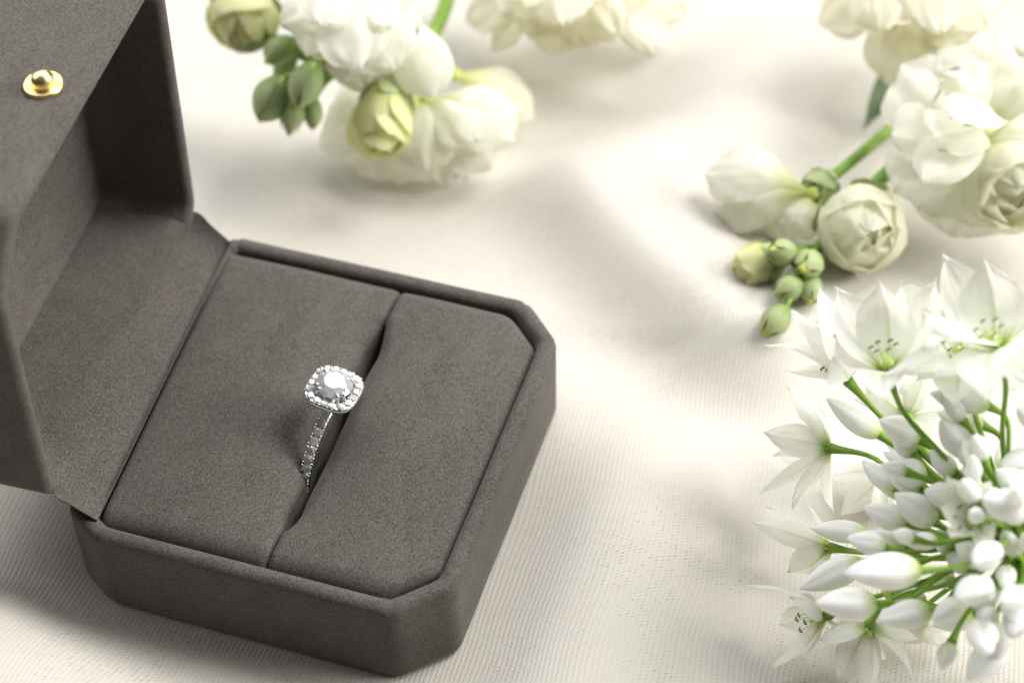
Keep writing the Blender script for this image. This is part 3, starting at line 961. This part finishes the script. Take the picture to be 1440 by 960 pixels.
def pedicel_pts(base, out_dir, sag=0.1):
    base = Vector(base)
    d = base - U
    mid = U + d * 0.5 + Vector((rs.uniform(-.12, .12), rs.uniform(-.12, .12), rs.uniform(-.05, .2)))
    near = base - Vector(out_dir).normalized() * (0.25 * d.length)
    near = near.lerp(U + d * 0.8, 0.45)
    pts = [U + d * 0.06, mid.lerp(U + d * 0.5, 0.3), near, base]
    for p in pts:
        p.z = max(p.z, CHF(p.x, p.y) + 0.08)
    return pts


for k in range(34):
    a, e = rs.uniform(1.6, 4.9), rs.uniform(-0.35, 1.2)
    d = Vector((math.cos(a) * math.cos(e), math.sin(a) * math.cos(e), math.sin(e)))
    r = rs.uniform(1.0, 2.1)
    p = U + d * r
    if p.z > 0.4:
        q = p + (d + Vector((rs.uniform(-.3, .3), rs.uniform(-.3, .3), rs.uniform(-.2, .3)))).normalized() * rs.uniform(0.36, 0.6)
        BUDS.append((tuple(p), tuple(q), rs.uniform(0.26, 0.40)))

for i, (b, t, w) in enumerate(BUDS):
    b, t = Vector(b), Vector(t)
    o = ovoid('bud', b, t, w * 0.86, M['abud'], al_root, 0.78, 3, 0.25, 27, 16, rs.uniform(-.7, .7), 0.82)
    V, F = tube(catmull(pedicel_pts(b + (t - b) * 0.05, t - b), 5), [0.036] * 11 + [0.038, 0.042, 0.05, 0.062, 0.08], 8)
    mesh_obj('pedicel', V, F, M['pedicel'], o)

for i, (b, petals) in enumerate(FLOWERS):
    b = Vector(b)
    mean = sum((Vector(p[0]) for p in petals), Vector()) / len(petals)
    ax = (mean - b)
    ax = (ax.normalized() + (b - U).normalized() * 0.6).normalized()
    V, F = tube(catmull(pedicel_pts(b, ax), 5), [0.038] * 12 + [0.042, 0.05, 0.065, 0.09], 8)
    fl = mesh_obj('floret', V, F, M['pedicel'], al_root)
    for k, (t, w, bend) in enumerate(petals):
        tv = Vector(t)
        d = (tv - b).normalized()
        st = b + d * 0.03
        hint = ax - d * 0.1
        petal(st, tv, w * 1.12, -bend, fl, M['allium'], W_LANCE, hint, cup=0.13, ruffle=0.07, curl=rs.uniform(-0.02, 0.08), seed=i * 9 + k + 0.3)
    o = ovoid('ovary', b + ax * 0.02, b + ax * 0.26, 0.24, M['ovary'], fl, 0.8, 3, 0.2, 12, 8)
    sd = ax.orthogonal().normalized()
    sq = ax.cross(sd)
    for k in range(6):
        a = k * math.pi / 3 + 0.4
        r = sd * math.cos(a) + sq * math.sin(a)
        P = [b + r * 0.06, b + r * 0.13 + ax * 0.20, b + r * 0.17 + ax * 0.36]
        V, F = tube(catmull(P, 3), 0.014, 5)
        V2, F2 = tube([P[2] - sd * 0.045, P[2] - sd * 0.02 + ax * 0.02, P[2] + sd * 0.02 + ax * 0.02, P[2] + sd * 0.045], [0.008, 0.017, 0.017, 0.008], 6)
        n0 = len(V)
        nf = len(F)
        mesh_obj('stamen', V + V2, F + [tuple(i2 + n0 for i2 in f) for f in F2], None, fl, mats=[M['filament'], M['anther']], fmat=[0] * nf + [1] * len(F2))

# ------------------------------------------------------------------ stock sprays
STG = 'white stock sprays laid on the cloth'


def bloom(root, key, table, mat, seed, ruffle=0.10, cup=0.15, calyx=True, hint=None, fill=0, fill_r=1.2, fill_ax=(0, -0.5, 1)):
    b, petals = table[key]
    b = Vector(b)
    core = ovoid('bloom', b - Vector((0, 0, 0.12)), b + Vector((0, 0, 0.14)), 0.26, M['core'], root, 0.8)
    rr = random.Random(seed)
    for k, (t, w, bend) in enumerate(petals):
        t = Vector(t)
        h = hint or (Vector((0, -0.35, 1)))
        petal(b + (t - b).normalized() * 0.05, t, w, bend, core, mat, W_ROUND, h, cup=-cup * rr.uniform(0.5, 1.5), ruffle=ruffle * rr.uniform(0.7, 1.4), curl=rr.uniform(-0.05, 0.10), seed=seed * 11 + k + 0.17)
    ax = Vector(fill_ax).normalized()
    s = ax.orthogonal().normalized()
    q = ax.cross(s)
    for k in range(fill):
        a = k * 2.4 + rr.uniform(-.3, .3)
        tilt = math.radians(18 + 52 * (k / max(1, fill - 1)) + rr.uniform(-8, 8))
        d = ax * math.cos(tilt) + (s * math.cos(a) + q * math.sin(a)) * math.sin(tilt)
        ln = fill_r * (0.62 + 0.38 * k / max(1, fill - 1)) * rr.uniform(0.9, 1.1)
        petal(b + d * 0.05, b + d * ln, ln * rr.uniform(0.75, 1.0), -0.14, core, mat, W_ROUND, ax - d * ax.dot(d) * 0.5, cup=0.2, ruffle=ruffle * 1.3, curl=rr.uniform(0.0, 0.2), seed=seed * 17 + k + 0.61)
    return core


def closed_bloom(root, b, t, R, mat, seed, calyx=True, name='bloom', flare=0.06):
    b, t = Vector(b), Vector(t)
    ax = (t - b)
    L = ax.length
    core = ovoid(name, b + ax * 0.1, b + ax * 0.9, R * 1.35, mat if mat is not M['sepal'] else M['core'], root, 0.8, 5, 0.25, 24, 14, 1.2)
    rr = random.Random(seed)
    for lay, (n, rk, t1, hw) in enumerate(((3, 1.0, 0.86, 1.35), (3, 0.93, 0.96, 1.35), (3, 0.84, 1.02, 1.3), (3, 0.6, 1.0, 1.3))):
        for k in range(n):
            cup_patch(b, ax, L, R * rk * rr.uniform(0.95, 1.05), lay * 0.8 + k * 2 * math.pi / n + rr.uniform(-.2, .2), hw, 0.02, min(1.05, t1 * rr.uniform(0.9, 1.05)), core, mat,
                      flare=flare * rr.uniform(0.2, 1.6), ruffle=0.09, seed=seed + lay * 5 + k, close=(0.93, 0.95, 0.985, 0.985)[lay])
    if calyx:
        for k in range(4):
            cup_patch(b - ax * 0.06, ax, L, R * 1.06, k * math.pi / 2 + 0.5, 0.5, 0.0, 0.42, core, M['sepal'], seed=seed + k + 40, name='sepal')
    return core


def green_bud(root, c, axis, L, w, seed):
    c, ax = Vector(c), Vector(axis).normalized()
    L, w = L * 0.92, w * 0.90
    b = c - ax * L * 0.5
    core = ovoid('bud', b, c + ax * L * 0.52, w * 0.86, M['core'], root, 0.75)
    rr = random.Random(seed)
    o = rr.uniform(0, 3)
    for k in range(4):
        cup_patch(b, ax, L, w * 0.5 * (1.02 + 0.04 * (k % 2)), o + k * math.pi / 2, 0.82, 0.0, 0.93 + rr.uniform(-.06, .05), core, M['sepal'], flare=0.0, ruffle=0.03, seed=seed + k, name='sepal', close=1.0)
    return core


def side_stalk(root, p, q, r=0.07):
    p, q = Vector(p), Vector(q)
    stem_mesh('side_stalk', [p, p.lerp(q, 0.5) + Vector((0, 0, 0.08)), q], r, r * 0.9, M['stem'], root, 4, 7)


# spray beyond the box, green buds and a drooping bloom
b0 = Vector(ST1['B'][0])
s1 = empty('stock_flower', (b0.x, b0.y, 0), 'white stock spray with grey green buds lying behind the ring box lid', 'flower', STG)
stem_mesh('stem', misc['stem1'], 0.16, 0.09, M['stem'], s1)
bloom(s1, 'A', ST1, M['stock'], 1, 0.17, 0.15, fill=7, fill_r=1.25, fill_ax=(-0.5, -0.6, 0.5))
bloom(s1, 'A2', ST1, M['stock'], 2, 0.05, 0.2)
bloom(s1, 'B', ST1, M['stock'], 3, 0.08, 0.2)
bloom(s1, 'B2', ST1, M['cream'], 4, 0.08, 0.2)
closed_bloom(s1, misc['half_bud'][0], misc['half_bud'][1], 0.46, M['lime'], 5, flare=0.4)
closed_bloom(s1, misc['yel_bloom'][0], Vector(misc['yel_bloom'][1]) + Vector((0, -0.2, 0)), 0.62, M['lime'], 6)
petal(misc['yel_bloom'][0], misc['pale'][1], 0.9, 0.2, s1, M['stock'], seed=77)
gax = [(-.1, -.7, -.45), (-.35, -.6, -.2), (-.6, -.3, -.2), (-.25, -.6, -.5), (0, -.6, -.7), (.15, -.6, -.6), (-.3, -.5, -.3)]
gsz = [(0.92, .62), (0.72, .52), (0.75, .48), (0.95, .72), (0.72, .45), (0.62, .36), (0.6, .4)]
for k, p in enumerate(BUD1):
    green_bud(s1, p, gax[k], gsz[k][0], gsz[k][1], 20 + k)
    side_stalk(s1, Vector(misc['stem1'][4 if k in (0, 3, 4, 5) else 5]), Vector(p) - Vector(gax[k]).normalized() * gsz[k][0] * 0.45, 0.06)

# bloom at the back
b0 = Vector(ST2['D'][0])
s2 = empty('stock_flower', (b0.x, b0.y, 0), 'cream ruffled stock bloom farthest back, cut by the top edge of the photo', 'flower', STG)
bloom(s2, 'D', ST2, M['cream'], 7, 0.16, 0.15, fill=6, fill_r=1.3, fill_ax=(0.1, -0.5, 0.8))
stem_mesh('stem', [b0, b0 + Vector((0.4, 1.5, -0.7)), b0 + Vector((0.7, 4, -1.3)), b0 + Vector((0.5, 9, -1.4))], 0.14, 0.17, M['stem'], s2)

# bloom in the back right corner with a grey leaf
b0 = Vector(ST3['E'][0])
s3 = empty('stock_flower', (b0.x, b0.y, 0), 'pale cream stock bloom in the back right corner above a grey green leaf', 'flower', STG)
bloom(s3, 'E', ST3, M['cream'], 8, 0.14, 0.18, fill=8, fill_r=1.4, fill_ax=(-0.1, -0.5, 0.8))
stem_mesh('stem', [b0, b0 + Vector((0.6, 1.5, -0.9)), b0 + Vector((1.5, 4, -1.8)), b0 + Vector((2.5, 8, -1.9))], 0.14, 0.17, M['stem'], s3)
petal(misc['leaf'][0], misc['leaf'][1], 0.62, 0.05, s3, M['leaf'], W_LANCE, (0, -0.2, 1), cup=0.2, seed=61, name='leaf')

# spray on the right: open bloom, rounded bloom, folded bloom, buds
b0 = Vector(ST4['F'][0])
s4 = empty('stock_flower', (b0.x, b0.y, 0), 'white stock spray with a round half closed bloom and buds behind the allium head', 'flower', STG)
stem_mesh('stem', misc['stem4'], 0.17, 0.09, M['stem'], s4)
stem_mesh('side_stalk', misc['side4'], 0.11, 0.10, M['stem'], s4)
bloom(s4, 'F', ST4, M['stock'], 9, 0.16, 0.12, fill=2, fill_r=0.9, fill_ax=(-0.2, -0.6, 0.7))
fb_ = b0 + Vector((0.35, -0.5, -0.1))
closed_bloom(s4, fb_, fb_ + Vector((0.55, -1.05, 0.45)), 0.76, M['rose'], 31, calyx=False, flare=0.15)
bloom(s4, 'H', ST4, M['stock'], 10, 0.13, 0.22)
closed_bloom(s4, misc['calyxH'][0], misc['calyxH'][1], 0.30, M['sepal'], 33, calyx=True)
rb = Vector(misc['rosebud'][0])
rt = Vector(misc['rosebud'][1])
rax = Vector((0.25, -0.75, 0.55)).normalized()
rc = rb.lerp(rt, 0.45)
closed_bloom(s4, rc - rax * 0.68, rc + rax * 0.72, 0.74, M['rose'], 34, flare=0.05)
side_stalk(s4, misc['stem4'][4], rc - rax * 0.7, 0.09)
closed_bloom(s4, misc['yb'][0], misc['yb'][1], 0.34, M['lime'], 35, flare=0.12)
side_stalk(s4, misc['stem4'][5], misc['yb'][0], 0.07)
gax = [(-.1, -.7, .35), (-.5, -.6, 0), (.1, -.7, -.2), (-.3, -.8, -.15), (-.4, -.3, .3)]
gsz = [(0.66, .56), (0.6, .46), (0.6, .45), (0.72, .52), (.6, .5)]
for k, p in enumerate(misc['gb4']):
    green_bud(s4, p, gax[k], gsz[k][0], gsz[k][1], 50 + k)
    side_stalk(s4, misc['stem4'][5], Vector(p) - Vector(gax[k]).normalized() * gsz[k][0] * 0.45, 0.055)
